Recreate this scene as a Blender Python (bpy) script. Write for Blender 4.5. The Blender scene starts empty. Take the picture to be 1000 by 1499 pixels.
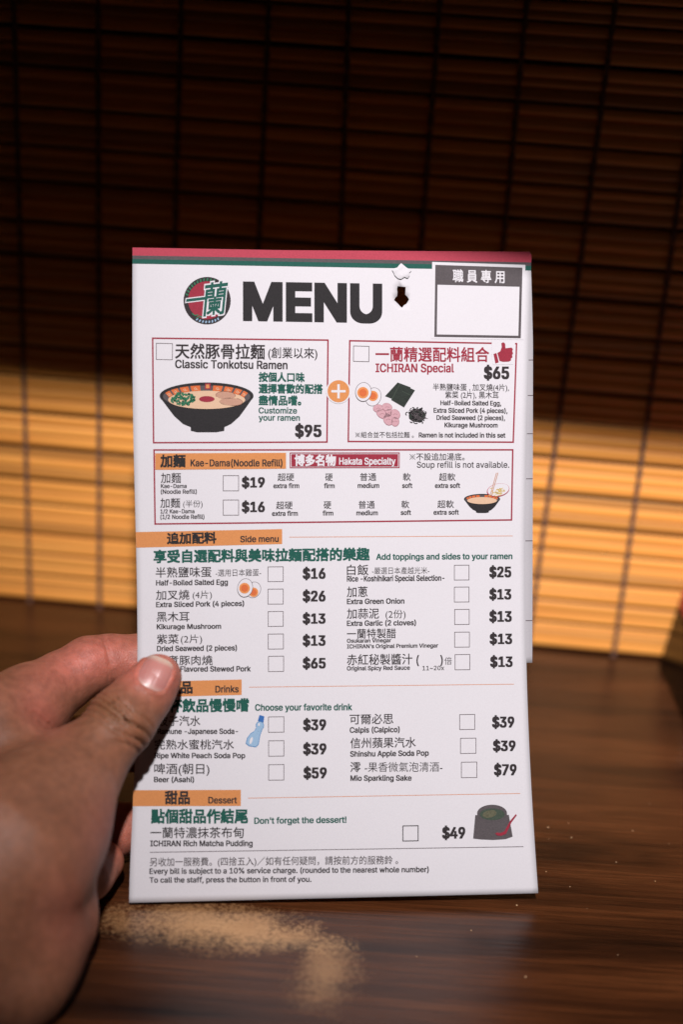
import bpy, bmesh, math, random
import numpy as np
from mathutils import Vector, Matrix
from mathutils.geometry import delaunay_2d_cdt
random.seed(7)
rng = np.random.default_rng(7)
SC = bpy.context.scene
COL = SC.collection

# ---------------------------------------------------------------- camera
FOC = 2081.9                      # focal length in pixels of a 1000 x 1499 frame (50 mm on 36 mm)
PITCH, ROLL = math.radians(23.44), math.radians(3.75)
CAM_H = 0.300                     # above the table top
F_ = np.array([0, math.cos(PITCH), -math.sin(PITCH)])
R0 = np.array([1., 0, 0]); U0 = np.cross(R0, F_)
R_ = math.cos(ROLL)*R0 + math.sin(ROLL)*U0
U_ = -math.sin(ROLL)*R0 + math.cos(ROLL)*U0
CAM = np.array([0, 0, CAM_H])
cd = bpy.data.cameras.new('camera'); cam = bpy.data.objects.new('camera', cd); COL.objects.link(cam)
cam.matrix_world = Matrix(((R_[0], U_[0], -F_[0], 0), (R_[1], U_[1], -F_[1], 0), (R_[2], U_[2], -F_[2], CAM_H), (0, 0, 0, 1)))
cd.sensor_fit = 'VERTICAL'; cd.sensor_height = 36; cd.lens = 36*FOC/1499
cd.clip_start = 0.01; cd.clip_end = 20
cd.dof.use_dof = True; cd.dof.focus_distance = 0.473; cd.dof.aperture_fstop = 4.0
SC.camera = cam

# ---------------------------------------------------------------- light
LAMP = np.array([0.03, -0.24, 0.98])
LAMP_W = 98
w = bpy.data.worlds.new('World'); SC.world = w; w.use_nodes = True
bg = w.node_tree.nodes['Background']; bg.inputs[0].default_value = (1.0, 0.62, 0.42, 1); bg.inputs[1].default_value = 0.0012
ld = bpy.data.lights.new('booth_lamp', 'SPOT'); ld.spot_size = math.radians(40); ld.spot_blend = 1; ld.shadow_soft_size = 0.022; ld.energy = LAMP_W; ld.color = (1.0, 0.955, 0.975)
lo = bpy.data.objects.new('booth_lamp', ld); COL.objects.link(lo); lo.location = LAMP
lo.rotation_euler = (Vector((0.125, 0.54, 0.065))-Vector(LAMP)).to_track_quat('-Z', 'Y').to_euler()
SC.view_settings.view_transform = 'Standard'; SC.view_settings.look = 'None'
SC.view_settings.exposure = 0; SC.view_settings.gamma = 1

# ---------------------------------------------------------------- helpers
def at(x, y, d):
    """point at photo pixel x, y and axis depth d (used once, to survey the place)"""
    x = np.asarray(x, float); y = np.asarray(y, float); d = np.asarray(d, float)
    r = (x[..., None]-500)*R_ - (y[..., None]-749.5)*U_ + FOC*F_
    return CAM + r*(d/FOC)[..., None]
def proj(P):
    q = P-CAM; z = q@F_
    return 500+FOC*(q@R_)/z, 749.5-FOC*(q@U_)/z, z
def on_table(x, y, z=0):
    r = (x-500)*R_ - (y-749.5)*U_ + FOC*F_
    return CAM + r*((z-CAM_H)/r[2])
def lin(c): 
    c = c/255
    return c/12.92 if c <= .04045 else ((c+.055)/1.055)**2.4
def ink(r, g, b, k=0.92):         # what a photographed print colour is as albedo next to the paper white
    w0 = lin(238)
    return tuple(min(.85, lin(v)/w0*k*.475) for v in (r, g, b))+(1,)

def link(o, parent=None):
    COL.objects.link(o)
    if parent: o.parent = parent
    return o
def mesh_obj(name, verts, faces, mat, parent=None, smooth=False):
    me = bpy.data.meshes.new(name)
    me.from_pydata([tuple(v) for v in verts], [], [tuple(f) for f in faces]); me.update()
    if smooth: me.polygons.foreach_set('use_smooth', [True]*len(me.polygons))
    if mat: me.materials.append(mat)
    return link(bpy.data.objects.new(name, me), parent)
def tag(o, label=None, cat=None, group=None, kind=None):
    for k, v in (('label', label), ('category', cat), ('group', group), ('kind', kind)):
        if v: o[k] = v
    return o
def thing(name, loc, label, cat, group=None):
    o = bpy.data.objects.new(name, None); o.location = loc; o.empty_display_size = .02
    link(o); return tag(o, label, cat, group)
def put(o, parent):               # parent, keeping world-space vertices where they are
    o.parent = parent; o.matrix_parent_inverse = Matrix.Translation(-parent.location) if parent.type == 'EMPTY' else Matrix()
    return o

# ---------------------------------------------------------------- materials
def new_mat(name):
    m = bpy.data.materials.new(name); m.use_nodes = True
    nt = m.node_tree; return m, nt, nt.nodes['Principled BSDF']
def N(nt, t, **kw):
    n = nt.nodes.new(t)
    for k, v in kw.items():
        if k in n.inputs.keys(): n.inputs[k].default_value = v
        else: setattr(n, k, v)
    return n
def ramp(nt, stops):
    r = nt.nodes.new('ShaderNodeValToRGB'); cr = r.color_ramp
    while len(cr.elements) < len(stops): cr.elements.new(.5)
    for e, (p, c) in zip(cr.elements, stops): e.position = p; e.color = c if len(c) == 4 else c+(1,)
    return r
def mix(nt, fac, a, b, mode='MIX'):
    m = nt.nodes.new('ShaderNodeMix'); m.data_type = 'RGBA'; m.blend_type = mode
    for sock, v in ((m.inputs[0], fac), (m.inputs[6], a), (m.inputs[7], b)):
        if hasattr(v, 'links'): nt.links.new(v, sock)
        else: sock.default_value = v
    return m.outputs[2]
def paperish(name, col, speck=.12, rough=.75):
    m, nt, b = new_mat(name); L = nt.links
    tc = N(nt, 'ShaderNodeNewGeometry')
    n1 = N(nt, 'ShaderNodeTexNoise', Scale=2600, Detail=3)
    n2 = N(nt, 'ShaderNodeTexNoise', Scale=700, Detail=2)
    L.new(tc.outputs['Position'], n1.inputs['Vector']); L.new(tc.outputs['Position'], n2.inputs['Vector'])
    r = ramp(nt, [(.38, (1-speck,)*3), (.62, (1+speck*.4,)*3)]); L.new(n1.outputs[0], r.inputs[0])
    L.new(mix(nt, 1.0, col, r.outputs[0], 'MULTIPLY'), b.inputs['Base Color'])
    b.inputs['Roughness'].default_value = rough; b.inputs['Specular IOR Level'].default_value = .25
    bp = N(nt, 'ShaderNodeBump', Strength=.25, Distance=.00005); L.new(n2.outputs[0], bp.inputs['Height']); n5 = N(nt, 'ShaderNodeTexNoise', Scale=22, Detail=2); L.new(tc.outputs['Position'], n5.inputs['Vector'])
    b5 = N(nt, 'ShaderNodeBump', Strength=.5, Distance=.0016); L.new(n5.outputs[0], b5.inputs['Height']); L.new(b5.outputs[0], bp.inputs['Normal'])
    L.new(bp.outputs[0], b.inputs['Normal'])
    return m
M = {
 'paper': paperish('paper', (.475, .458, .474, 1), .03), 'back_paper': paperish('back_paper', (.45, .43, .447, 1), .03),
 'dark': paperish('ink_dark', ink(52, 44, 46), .25), 'grey': paperish('ink_grey', ink(98, 90, 92), .18), 'greyline': paperish('ink_line_grey', ink(112, 100, 104), .1),
 'red': paperish('ink_red', ink(172, 44, 66), .14), 'rose': paperish('ink_rose', ink(205, 72, 92), .12), 'green': paperish('ink_green', ink(18, 98, 84), .18),
 'orange': paperish('ink_orange', ink(240, 158, 92), .08), 'deeporange': paperish('ink_deep_orange', ink(238, 120, 62), .08), 'yolk': paperish('ink_yolk', ink(250, 160, 90), .06),
 'white': paperish('ink_white', (.475, .458, .474, 1), .03), 'black': paperish('ink_black', ink(40, 36, 38), .3), 'cream': paperish('ink_cream', ink(245, 205, 170), .05),
 'pork': paperish('ink_pork', ink(215, 165, 140), .08), 'porkline': paperish('ink_pork_line', ink(165, 110, 90), .08), 'pink': paperish('ink_pink', ink(228, 178, 186), .07), 'pinkline': paperish('ink_pink_line', ink(196, 140, 150), .07),
 'leaf': paperish('ink_leaf', ink(52, 130, 92), .15), 'leafdark': paperish('ink_leaf_dark', ink(24, 84, 60), .15), 'nori': paperish('ink_nori', ink(44, 54, 46), .35), 'norilight': paperish('ink_nori_light', ink(74, 88, 74), .2),
 'blue': paperish('ink_blue', ink(170, 205, 235), .06), 'blueline': paperish('ink_blue_line', ink(90, 150, 205), .06), 'bluecap': paperish('ink_blue_cap', ink(60, 120, 195), .06),
 'olive': paperish('ink_olive', ink(110, 108, 84), .3), 'noodle': paperish('ink_noodle', ink(240, 210, 120), .1), 'ruleorange': paperish('ink_rule_orange', ink(240, 165, 125), .05),
}

# ---------------------------------------------------------------- the place: table, blind, shelf
PSI = math.radians(3.32); BD = 0.5602
bn = np.array([math.sin(PSI), math.cos(PSI), 0]); bh = np.array([math.cos(PSI), -math.sin(PSI), 0])
def on_blind(x, y):
    r = (x-500)*R_ - (y-749.5)*U_ + FOC*F_
    return CAM + r*(BD/(r@bn))

def table_material():
    m, nt, b = new_mat('walnut_laminate'); L = nt.links
    g = N(nt, 'ShaderNodeNewGeometry')
    mp = N(nt, 'ShaderNodeMapping'); mp.inputs['Scale'].default_value = (2.2, 30, 1); mp.inputs['Rotation'].default_value = (0, 0, math.radians(2.5))
    L.new(g.outputs['Position'], mp.inputs['Vector'])
    wn = N(nt, 'ShaderNodeTexNoise', Scale=2.2, Detail=6, Roughness=.62, Distortion=.7); L.new(mp.outputs[0], wn.inputs['Vector'])
    mp2 = N(nt, 'ShaderNodeMapping'); mp2.inputs['Scale'].default_value = (14, 420, 1); mp2.inputs['Rotation'].default_value = (0, 0, math.radians(2.5))
    L.new(g.outputs['Position'], mp2.inputs['Vector'])
    fn = N(nt, 'ShaderNodeTexNoise', Scale=1.6, Detail=4, Roughness=.7); L.new(mp2.outputs[0], fn.inputs['Vector'])
    r1 = ramp(nt, [(.30, (.006, .002, .001)), (.44, (.027, .0080, .0026)), (.56, (.055, .0165, .0050)), (.72, (.086, .0275, .0085))])
    L.new(wn.outputs[0], r1.inputs[0])
    r2 = ramp(nt, [(.33, (.50,)*3), (.6, (1.12,)*3)]); L.new(fn.outputs[0], r2.inputs[0])
    c = mix(nt, 1.0, r1.outputs[0], r2.outputs[0], 'MULTIPLY')
    # the lamp's glossy reflection on the table, painted into the colour as tan patches
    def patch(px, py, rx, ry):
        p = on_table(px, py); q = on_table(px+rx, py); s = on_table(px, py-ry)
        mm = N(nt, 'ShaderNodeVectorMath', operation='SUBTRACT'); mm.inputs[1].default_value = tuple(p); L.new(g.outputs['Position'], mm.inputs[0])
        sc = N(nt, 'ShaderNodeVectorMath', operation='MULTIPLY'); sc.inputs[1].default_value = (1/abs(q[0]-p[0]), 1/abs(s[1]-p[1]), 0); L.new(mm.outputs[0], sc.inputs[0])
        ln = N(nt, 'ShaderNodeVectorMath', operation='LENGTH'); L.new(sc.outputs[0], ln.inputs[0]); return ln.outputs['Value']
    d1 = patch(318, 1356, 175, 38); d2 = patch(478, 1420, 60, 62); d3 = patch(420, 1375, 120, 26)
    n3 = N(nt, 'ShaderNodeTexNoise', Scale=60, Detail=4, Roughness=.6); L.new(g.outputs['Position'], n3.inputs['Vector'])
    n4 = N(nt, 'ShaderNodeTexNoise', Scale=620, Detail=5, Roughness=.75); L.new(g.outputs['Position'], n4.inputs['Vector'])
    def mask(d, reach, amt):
        # strength of the painted glare: falls off outwards, broken up by clouds and by fine grains
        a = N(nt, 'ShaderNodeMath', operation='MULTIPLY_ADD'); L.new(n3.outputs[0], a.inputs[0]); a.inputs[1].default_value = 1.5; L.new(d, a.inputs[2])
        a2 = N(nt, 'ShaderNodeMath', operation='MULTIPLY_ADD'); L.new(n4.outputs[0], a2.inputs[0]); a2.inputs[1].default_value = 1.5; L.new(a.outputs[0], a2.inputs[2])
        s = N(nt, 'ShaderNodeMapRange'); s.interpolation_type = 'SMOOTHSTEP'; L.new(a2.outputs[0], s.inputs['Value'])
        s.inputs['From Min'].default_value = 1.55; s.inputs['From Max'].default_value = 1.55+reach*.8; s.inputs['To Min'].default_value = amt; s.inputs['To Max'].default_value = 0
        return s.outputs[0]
    glarec = mix(nt, n3.outputs[0], (.24, .11, .042, 1), (.66, .385, .18, 1))
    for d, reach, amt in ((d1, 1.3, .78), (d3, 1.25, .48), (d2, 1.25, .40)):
        c = mix(nt, mask(d, reach, amt), c, glarec)
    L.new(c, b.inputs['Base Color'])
    b.inputs['Roughness'].default_value = .27; b.inputs['Specular IOR Level'].default_value = .6
    bp = N(nt, 'ShaderNodeBump', Strength=.35, Distance=.0003); L.new(fn.outputs[0], bp.inputs['Height']); L.new(bp.outputs[0], b.inputs['Normal'])
    return m

def box_mesh(name, c0, ax, ay, az, mat, parent=None, bevel=0):
    """box from corner c0 along three vectors"""
    c0, ax, ay, az = map(np.asarray, (c0, ax, ay, az))
    v = [c0+i*ax+j*ay+k*az for k in (0, 1) for j in (0, 1) for i in (0, 1)]
    f = [(0, 2, 3, 1), (4, 5, 7, 6), (0, 1, 5, 4), (2, 6, 7, 3), (0, 4, 6, 2), (1, 3, 7, 5)]
    o = mesh_obj(name, v, f, mat, parent)
    if bevel:
        md = o.modifiers.new('bevel', 'BEVEL'); md.width = bevel; md.segments = 3
    return o
Z = np.array([0, 0, 1.])
far = bn*(BD+.035)
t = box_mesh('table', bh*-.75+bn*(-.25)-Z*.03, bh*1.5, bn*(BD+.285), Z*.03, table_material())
tag(t, 'dark walnut brown wooden table with painted tan lamp glare under the menu', 'table')
m, nt, b = new_mat('booth_board'); b.inputs['Base Color'].default_value = (.03, .014, .008, 1); b.inputs['Roughness'].default_value = .6
rw = box_mesh('wall', bh*-.75+bn*(BD+.036), bh*1.5, bn*.02, Z*.9, m); tag(rw, kind='structure')

# overhead shelf: its front edge stops the lamp light across the upper part of the blind
ZS = 0.345
def through(B):                   # where the line from lamp to blind point B crosses height ZS
    k = (ZS-LAMP[2])/(B[2]-LAMP[2]); return LAMP+k*(B-LAMP)
eA = through(on_blind(0, 572)); eB = through(on_blind(1000, 668))
ed = (eB-eA)/np.linalg.norm(eB-eA)
s0 = eA-ed*.6; s1 = eB+ed*.6
bk0 = bh*-.75+bn*(BD+.036)+Z*ZS; bk1 = bh*.75+bn*(BD+.036)+Z*ZS
sv = [s0, s1, bk1, bk0]; sv = sv+[p+Z*.018 for p in sv]
sh = mesh_obj('shelf', sv, [(0, 3, 2, 1), (4, 5, 6, 7), (0, 1, 5, 4), (1, 2, 6, 5), (2, 3, 7, 6), (3, 0, 4, 7)], m)
tag(sh, 'dark wooden shelf above the bamboo blind, over the top of the picture', 'shelf')

# bamboo blind
def bamboo():
    m, nt, b = new_mat('bamboo'); L = nt.links
    g = N(nt, 'ShaderNodeNewGeometry'); oi = N(nt, 'ShaderNodeObjectInfo')
    off = N(nt, 'ShaderNodeVectorMath', operation='ADD'); L.new(g.outputs['Position'], off.inputs[0]); 
    cv = N(nt, 'ShaderNodeCombineXYZ'); L.new(oi.outputs['Random'], cv.inputs[0]); L.new(cv.outputs[0], off.inputs[1])
    mp = N(nt, 'ShaderNodeMapping'); mp.inputs['Scale'].default_value = (9, 9, 1500); L.new(off.outputs[0], mp.inputs['Vector'])
    n = N(nt, 'ShaderNodeTexNoise', Scale=1, Detail=4, Roughness=.6); L.new(mp.outputs[0], n.inputs['Vector'])
    r = ramp(nt, [(.3, (.70, .235, .038)), (.5, (.93, .375, .07)), (.7, (.97, .47, .11))]); L.new(n.outputs[0], r.inputs[0])
    r2 = ramp(nt, [(0, (.55,)*3), (.3, (.85,)*3), (.55, (1.0,)*3)]); L.new(oi.outputs['Random'], r2.inputs[0])
    L.new(mix(nt, 1.0, r.outputs[0], r2.outputs[0], 'MULTIPLY'), b.inputs['Base Color'])
    b.inputs['Roughness'].default_value = .45
    return m
bam = bamboo()
blind = thing('bamboo_blind', tuple(bn*BD), 'split bamboo roll blind hanging behind the menu, dark above and lit orange below', 'blind')
z = 0.0015; zt = 0.47; k = 0
LX0, LX1 = -.36, .36
sms = []
for hgt in (.0034, .0040, .0046, .0052):          # four shared strip meshes: lens-shaped section
    v, f = [], []
    sec = [(.0002, 0), (.00050, .08), (.00062, .35), (.00060, .65), (.00042, .92), (.0001, 1), (-.0006, .95), (-.0006, .05)]
    nx = 7
    for i in range(nx):
        x = LX0+(LX1-LX0)*i/(nx-1)
        for a_, c_ in sec: v.append((x, -a_, c_*hgt))
    ns = len(sec)
    for i in range(nx-1):
        for j in range(ns):
            j2 = (j+1) % ns; f.append((i*ns+j, i*ns+j2, (i+1)*ns+j2, (i+1)*ns+j))
    f.append(tuple(range(ns))[::-1]); f.append(tuple(range((nx-1)*ns, nx*ns)))
    me = bpy.data.meshes.new('slat'); me.from_pydata(v, [], f); me.polygons.foreach_set('use_smooth', [True]*len(f)); me.materials.append(bam)
    sms.append((hgt, me))
grp = 0; ng = 3; gt = -.03
while z < zt:
    hgt, me = random.choice(sms)
    o = bpy.data.objects.new('slat', me); link(o, blind)
    o.location = (0, random.uniform(-.00015, .00015), z); 
    o.rotation_euler = (gt+random.uniform(-.035, .02), random.uniform(-.0010, .0010), -PSI)
    z += hgt*1.0; grp += 1
    if grp >= ng:
        z += random.uniform(.0009, .0017); grp = 0; gt = random.uniform(-.10, .0); ng = random.choice((2, 3, 3, 3))
m, nt, b = new_mat('blind_cord'); b.inputs['Base Color'].default_value = (.17, .085, .055, 1); b.inputs['Roughness'].default_value = .9; cordm = m
def tube(name, pts, r, mat, parent=None, sides=6):
    pts = [Vector(p) for p in pts]; v, f = [], []
    for i, p in enumerate(pts):
        d = (pts[min(i+1, len(pts)-1)]-pts[max(i-1, 0)]).normalized()
        a = d.cross(Vector((0, 1, .01))).normalized(); c = d.cross(a)
        rr = r(i) if callable(r) else r
        for j in range(sides):
            q = 2*math.pi*j/sides; v.append(p+a*math.cos(q)*rr+c*math.sin(q)*rr)
    for i in range(len(pts)-1):
        for j in range(sides):
            j2 = (j+1) % sides; f.append((i*sides+j, i*sides+j2, (i+1)*sides+j2, (i+1)*sides+j))
    return mesh_obj(name, v, f, mat, parent, True)
cord_x = []
for a_, b_ in (((22, 0), (45, 870)), ((145, 0), (147, 870)), ((267, 0), (257, 360)), ((395, 0), (380, 360)), ((512, 0), (500, 340)), ((645, 0), (617, 360)), ((772, 0), (740, 330)), ((902, 0), (820, 600)), ((992, 300), (935, 700))):
    A = on_blind(*a_); B = on_blind(*b_); cord_x.append((A@bh, A[2], B@bh, B[2]))
sp = .0318
cord_x = [(cord_x[0][0]-sp*k_, .3, cord_x[0][2]-sp*k_, 0) for k_ in (4, 3, 2, 1)]+cord_x+[(cord_x[-1][0]+sp*k_, .3, cord_x[-1][2]+sp*k_, 0) for k_ in (1, 2, 3, 4)]
for xa, za, xb, zb in cord_x:
    for s in (-1, 1):
        pts = []
        for i in range(190):
            zz = i*.0025
            x = xb+(xa-xb)*(zz-zb)/(za-zb) if zz < .3 else xb+(xa-xb)*(.3-zb)/(za-zb)
            ph = zz/.0062*math.pi
            pts.append(Vector((0, 0, zz))+Vector(bh)*(x+s*.00055*math.cos(ph))-Vector(bn)*(.0021+.0004*math.sin(ph)*s))
        tube('cord', pts, .00062, cordm, blind)

# ---------------------------------------------------------------- glossy black box at the right edge
bx = thing('lacquer_box', tuple(on_table(1045, 985)), 'glossy black box with a red top at the right edge, against the blind', 'box')
m, nt, b = new_mat('black_lacquer'); b.inputs['Base Color'].default_value = (.004, .003, .003, 1); b.inputs['Specular IOR Level'].default_value = .25; b.inputs['Roughness'].default_value = .2; lac = m
m, nt, b = new_mat('red_lacquer'); b.inputs['Base Color'].default_value = (.42, .02, .035, 1); b.inputs['Roughness'].default_value = .35; redl = m
pa = on_table(964, 974); pb = on_table(1004, 1062)
hb = .028
ptop = on_blind(988, 893); ptop = ptop-bn*.004
ptopf = pb+Z*hb+(ptop-pa-Z*(ptop-pa)[2])
ptop[2] = hb; 
dx = bh*.075
bv = [pa, pb, pb+dx, pa+dx, ptop, ptopf, ptopf+dx*.8, ptop+dx*.8]
o = mesh_obj('body', bv, [(0, 1, 5, 4), (1, 2, 6, 5), (2, 3, 7, 6), (3, 0, 4, 7), (0, 3, 2, 1), (4, 5, 6, 7)], lac)
md = o.modifiers.new('bevel', 'BEVEL'); md.width = .0012; md.segments = 3
put(o, bx)
cc = (ptop+ptopf+ptopf+dx*.8+ptop+dx*.8)/4
lv = [cc+(p-cc)*1.0 for p in (ptop, ptopf, ptopf+dx*.8, ptop+dx*.8)]
lv = [p+Z*.0003 for p in lv]+[cc+(p-cc)*.97+Z*.009 for p in lv]
o = mesh_obj('lid', lv, [(3, 2, 1, 0), (4, 5, 6, 7), (0, 1, 5, 4), (1, 2, 6, 5), (2, 3, 7, 6), (3, 0, 4, 7)], redl)
md = o.modifiers.new('bevel', 'BEVEL'); md.width = .001; md.segments = 2
put(o, bx)

# ---------------------------------------------------------------- the menu sheet as a bent surface
HS = 1.020
W = .130*HS; Q = 1.027
def pf(pts, deg):
    a = np.array(pts, float); return np.poly1d(np.polyfit((a[:, 0]-850)/500, a[:, 1], deg))
_xl = pf([(362, 193.6), (427, 193.2), (494, 193.4), (580, 194.2), (660, 195.5), (720, 196.6), (780, 197.9), (850, 199.8), (920, 201), (970, 201), (1030, 200), (1137, 195.6), (1177, 194), (1244, 191.8), (1321.5, 188.4)], 5)
_xr = pf([(372, 778.5), (420, 777.5), (474, 776), (505, 774.8), (580, 773), (660, 771.3), (795, 769.9), (919, 770), (976, 771.2), (1040, 773.2), (1075, 774.8), (1135, 777.6), (1174, 779.6), (1240, 783.6), (1307.6, 788.5)], 5)
_dy = pf([(362, 10), (427, 9.4), (494, 8), (580, 4.5), (655, .8), (779, -4), (857, -5), (930, -6), (1049, -7.2), (1119, -7.9), (1168, -9), (1247, -10.5), (1321.5, -13.9)], 4)
nrm = lambda T: (T-850)/500
def rule(T):
    xl = _xl(nrm(T)); dy = _dy(nrm(T)); yr = T+dy; xr = _xr(nrm(yr)); return xl, xr, dy
_T = np.linspace(330, 1350, 103)
_w = np.hypot(rule(_T)[1]-rule(_T)[0], rule(_T)[2])
_D = np.poly1d(np.polyfit(nrm(_T), FOC*W/_w/(1+(Q-1)*.5)*0.9985, 5))
_w0, _D0 = .15, _D
_T0, _T1 = 362.4, 1321.6
_a, _b = _D0(nrm(_T0)), _D0(nrm(_T1))
_D = lambda v: _w0*_D0(v)+(1-_w0)*(_a+(_b-_a)*((v*500+850-_T0)/(_T1-_T0)))
SHIFT = float(_D0(nrm(1000))-_D(nrm(1000)))      # the bend is eased by this much at the thumb
def surf(x, y, off=0., clampT=None):
    x = np.asarray(x, float); y = np.asarray(y, float)
    T = y.copy()
    for _ in range(8):
        xl, xr, dy = rule(T); a = (x-xl)/(xr-xl); T = y-a*dy
    return surf_aT(a, T, off)
def surf_aT(a, T, off=0.):
    a = np.asarray(a, float); T = np.asarray(T, float)
    def pos(a, T):
        xl, xr, dy = rule(T); dl = _D(nrm(T)); dr = dl*Q
        Lp = at(xl, T, dl); Rp = at(xr, T+dy, dr)
        u = a*dl/(dr*(1-a)+a*dl)
        return Lp+(Rp-Lp)*u[..., None]
    P = pos(a, T); e = .5
    du = pos(a+.002, T)-pos(a-.002, T); dv = pos(a, T+e)-pos(a, T-e)
    n = np.cross(dv, du); n /= np.linalg.norm(n, axis=-1, keepdims=True)
    s = np.sign(np.sum(n*(CAM-P), axis=-1, keepdims=True)); n = n*s
    return P+n*(off if np.isscalar(off) else np.asarray(off)[..., None])

def inside(poly, x, y):
    c = np.zeros(len(x), bool); n = len(poly)
    for i in range(n):
        x0, y0 = poly[i]; x1, y1 = poly[(i+1) % n]
        cnd = ((y0 > y) != (y1 > y)) & (x < (x1-x0)*(y-y0)/(y1-y0+1e-12)+x0); c ^= cnd
    return c
B2 = lambda p: [(480+x*.31, 350+y*.31) for x, y in p]
hole = B2([(330, 222), (345, 224), (368, 226), (367, 245), (366, 262), (376, 272), (384, 284), (378, 296), (371, 306), (360, 312), (351, 324), (343, 318), (335, 309), (326, 300), (313, 288), (320, 276), (328, 268), (329, 250), (327, 236)])
notch = B2([(303, 146), (312, 140), (328, 136), (336, 125), (346, 116), (356, 124), (368, 134), (380, 142), (394, 150), (384, 160), (386, 172), (376, 186), (362, 180), (345, 190), (330, 186), (316, 172), (310, 158)])

def sheet(name, T0, T1, a0, a1, off, mat, parent, holes=(), thick=.00018, topfn=None, na=60, nt_=100):
    """one sheet of paper: triangulated in its own a/T space, holes cut through"""
    A = np.linspace(a0, a1, na+1); TT = np.linspace(T0, T1, nt_+1)
    gx, gt = np.meshgrid(A, TT); pts = np.stack([gx.ravel(), gt.ravel()], 1)
    px = 193+pts[:, 0]*584; hp = []
    edges = []
    hat = []
    for h in holes:
        q = []
        for x, y in h:
            T = y
            for _ in range(8):
                xl, xr, dy = rule(T); a = (x-xl)/(xr-xl); T = y-a*dy
            q.append((a, T))
        hat.append(q)
    keep = np.ones(len(pts), bool)
    for q in hat:
        qq = np.array(q)
        keep &= ~inside([(a*584, t_) for a, t_ in q], pts[:, 0]*584, pts[:, 1])
        for a, t_ in q: keep &= np.hypot((pts[:, 0]-a)*584, pts[:, 1]-t_) > 2.2
    P = [(a*584, t_) for a, t_ in pts[keep]]
    for q in hat:
        s = len(P); P += [(a*584, t_) for a, t_ in q]; edges += [(s+i, s+(i+1) % len(q)) for i in range(len(q))]
    vs, es, fs, *_ = delaunay_2d_cdt([Vector(p) for p in P], edges, [], 0, 1e-5)
    V = np.array([tuple(v) for v in vs]); F = np.array([tuple(f) for f in fs])
    c = V[F].mean(1)
    kf = np.ones(len(F), bool)
    for q in hat: kf &= ~inside([(a*584, t_) for a, t_ in q], c[:, 0], c[:, 1])
    F = F[kf]
    a = V[:, 0]/584; T = V[:, 1].copy()
    if topfn is not None: T = topfn(a, T)
    S = surf_aT(a, T, off(a, T) if callable(off) else off)
    # every face towards the reader
    tri = S[F]; n = np.cross(tri[:, 1]-tri[:, 0], tri[:, 2]-tri[:, 0]); flip = np.sum(n*(CAM-tri[:, 0]), 1) < 0
    F[flip] = F[flip][:, ::-1]
    o = mesh_obj(name, S, F, mat, None, True)
    md = o.modifiers.new('thickness', 'SOLIDIFY'); md.thickness = thick; md.offset = -1; md.use_rim = True
    return put(o, parent)

menu = thing('menu', tuple(on_table(488, 1322)), 'upright paper ramen menu with price list, red and green striped top, held in the hand', 'menu')
wob = lambda a, T: 0
front = sheet('front_sheet', 362.4, 1321.6, 0, 1, 0., M['paper'], menu, [hole])
bk_off = lambda a, T: -.0007-.0006*np.clip((a-.2), 0, 1)*0-.0012*np.clip((T-800)/170, 0, 1)
back = sheet('back_sheet', 363.5, 976.5, .004, 1.0, lambda a, T: -.0005-.0022*np.clip((T-600)/370, 0, 1), M['back_paper'], menu, [hole], na=30, nt_=60,
             topfn=lambda a, T: T-np.clip(a, 0, 1)*5.5*np.clip(1-(T-363)/120, 0, 1))
# widen the back sheet's right side so it shows beyond the bowed front sheet
def right_out(a, T): return None
back2 = None

# ---------------------------------------------------------------- print
LV = [0.00005+.00005*i for i in range(9)]
def slope_at(x, y):
    xl, xr, dy = rule(y); return dy/(xr-xl)
def printed(name, V, F, mat, lv=0, parent=None, maxe=None):
    V = np.array(V, float)
    if maxe:
        bm = bmesh.new(); vv = [bm.verts.new((q_[0], q_[1], q_[2] if len(q_) > 2 else 0)) for q_ in V]
        for f in F:
            try: bm.faces.new([vv[i] for i in f])
            except ValueError: pass
        y0, y1 = V[:, 1].min(), V[:, 1].max(); y = y0+maxe
        while y < y1:
            bmesh.ops.bisect_plane(bm, geom=bm.verts[:]+bm.edges[:]+bm.faces[:], plane_co=(0, y, 0), plane_no=(0, 1, 0)); y += maxe
        bmesh.ops.triangulate(bm, faces=bm.faces[:])
        bm.verts.index_update()
        V = np.array([v.co[:3] for v in bm.verts]); F = [[v.index for v in f.verts] for f in bm.faces]; bm.free()
    S = surf(V[:, 0], V[:, 1], LV[lv]+(V[:, 2] if V.shape[1] > 2 else np.zeros(len(V))))
    o = mesh_obj(name, S, F, M[mat], None)
    # face normals to the reader
    me = o.data; n0 = me.polygons[0].normal if len(me.polygons) else None
    if n0 is not None and np.dot(np.array(n0), CAM-S[0]) < 0: me.flip_normals()
    p = parent or front
    o.parent = p; o.matrix_parent_inverse = Matrix()
    return o
TXT = {}
def load_font():
    import os
    for base in (bpy.utils.resource_path('LOCAL'), bpy.utils.resource_path('SYSTEM')):
        p = os.path.join(base or '', 'datafiles', 'fonts', 'Inter.woff2')      # the interface face that ships with Blender
        if base and os.path.exists(p):
            try: return bpy.data.fonts.load(p)
            except RuntimeError: pass
    return None
FONT = load_font()
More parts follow.
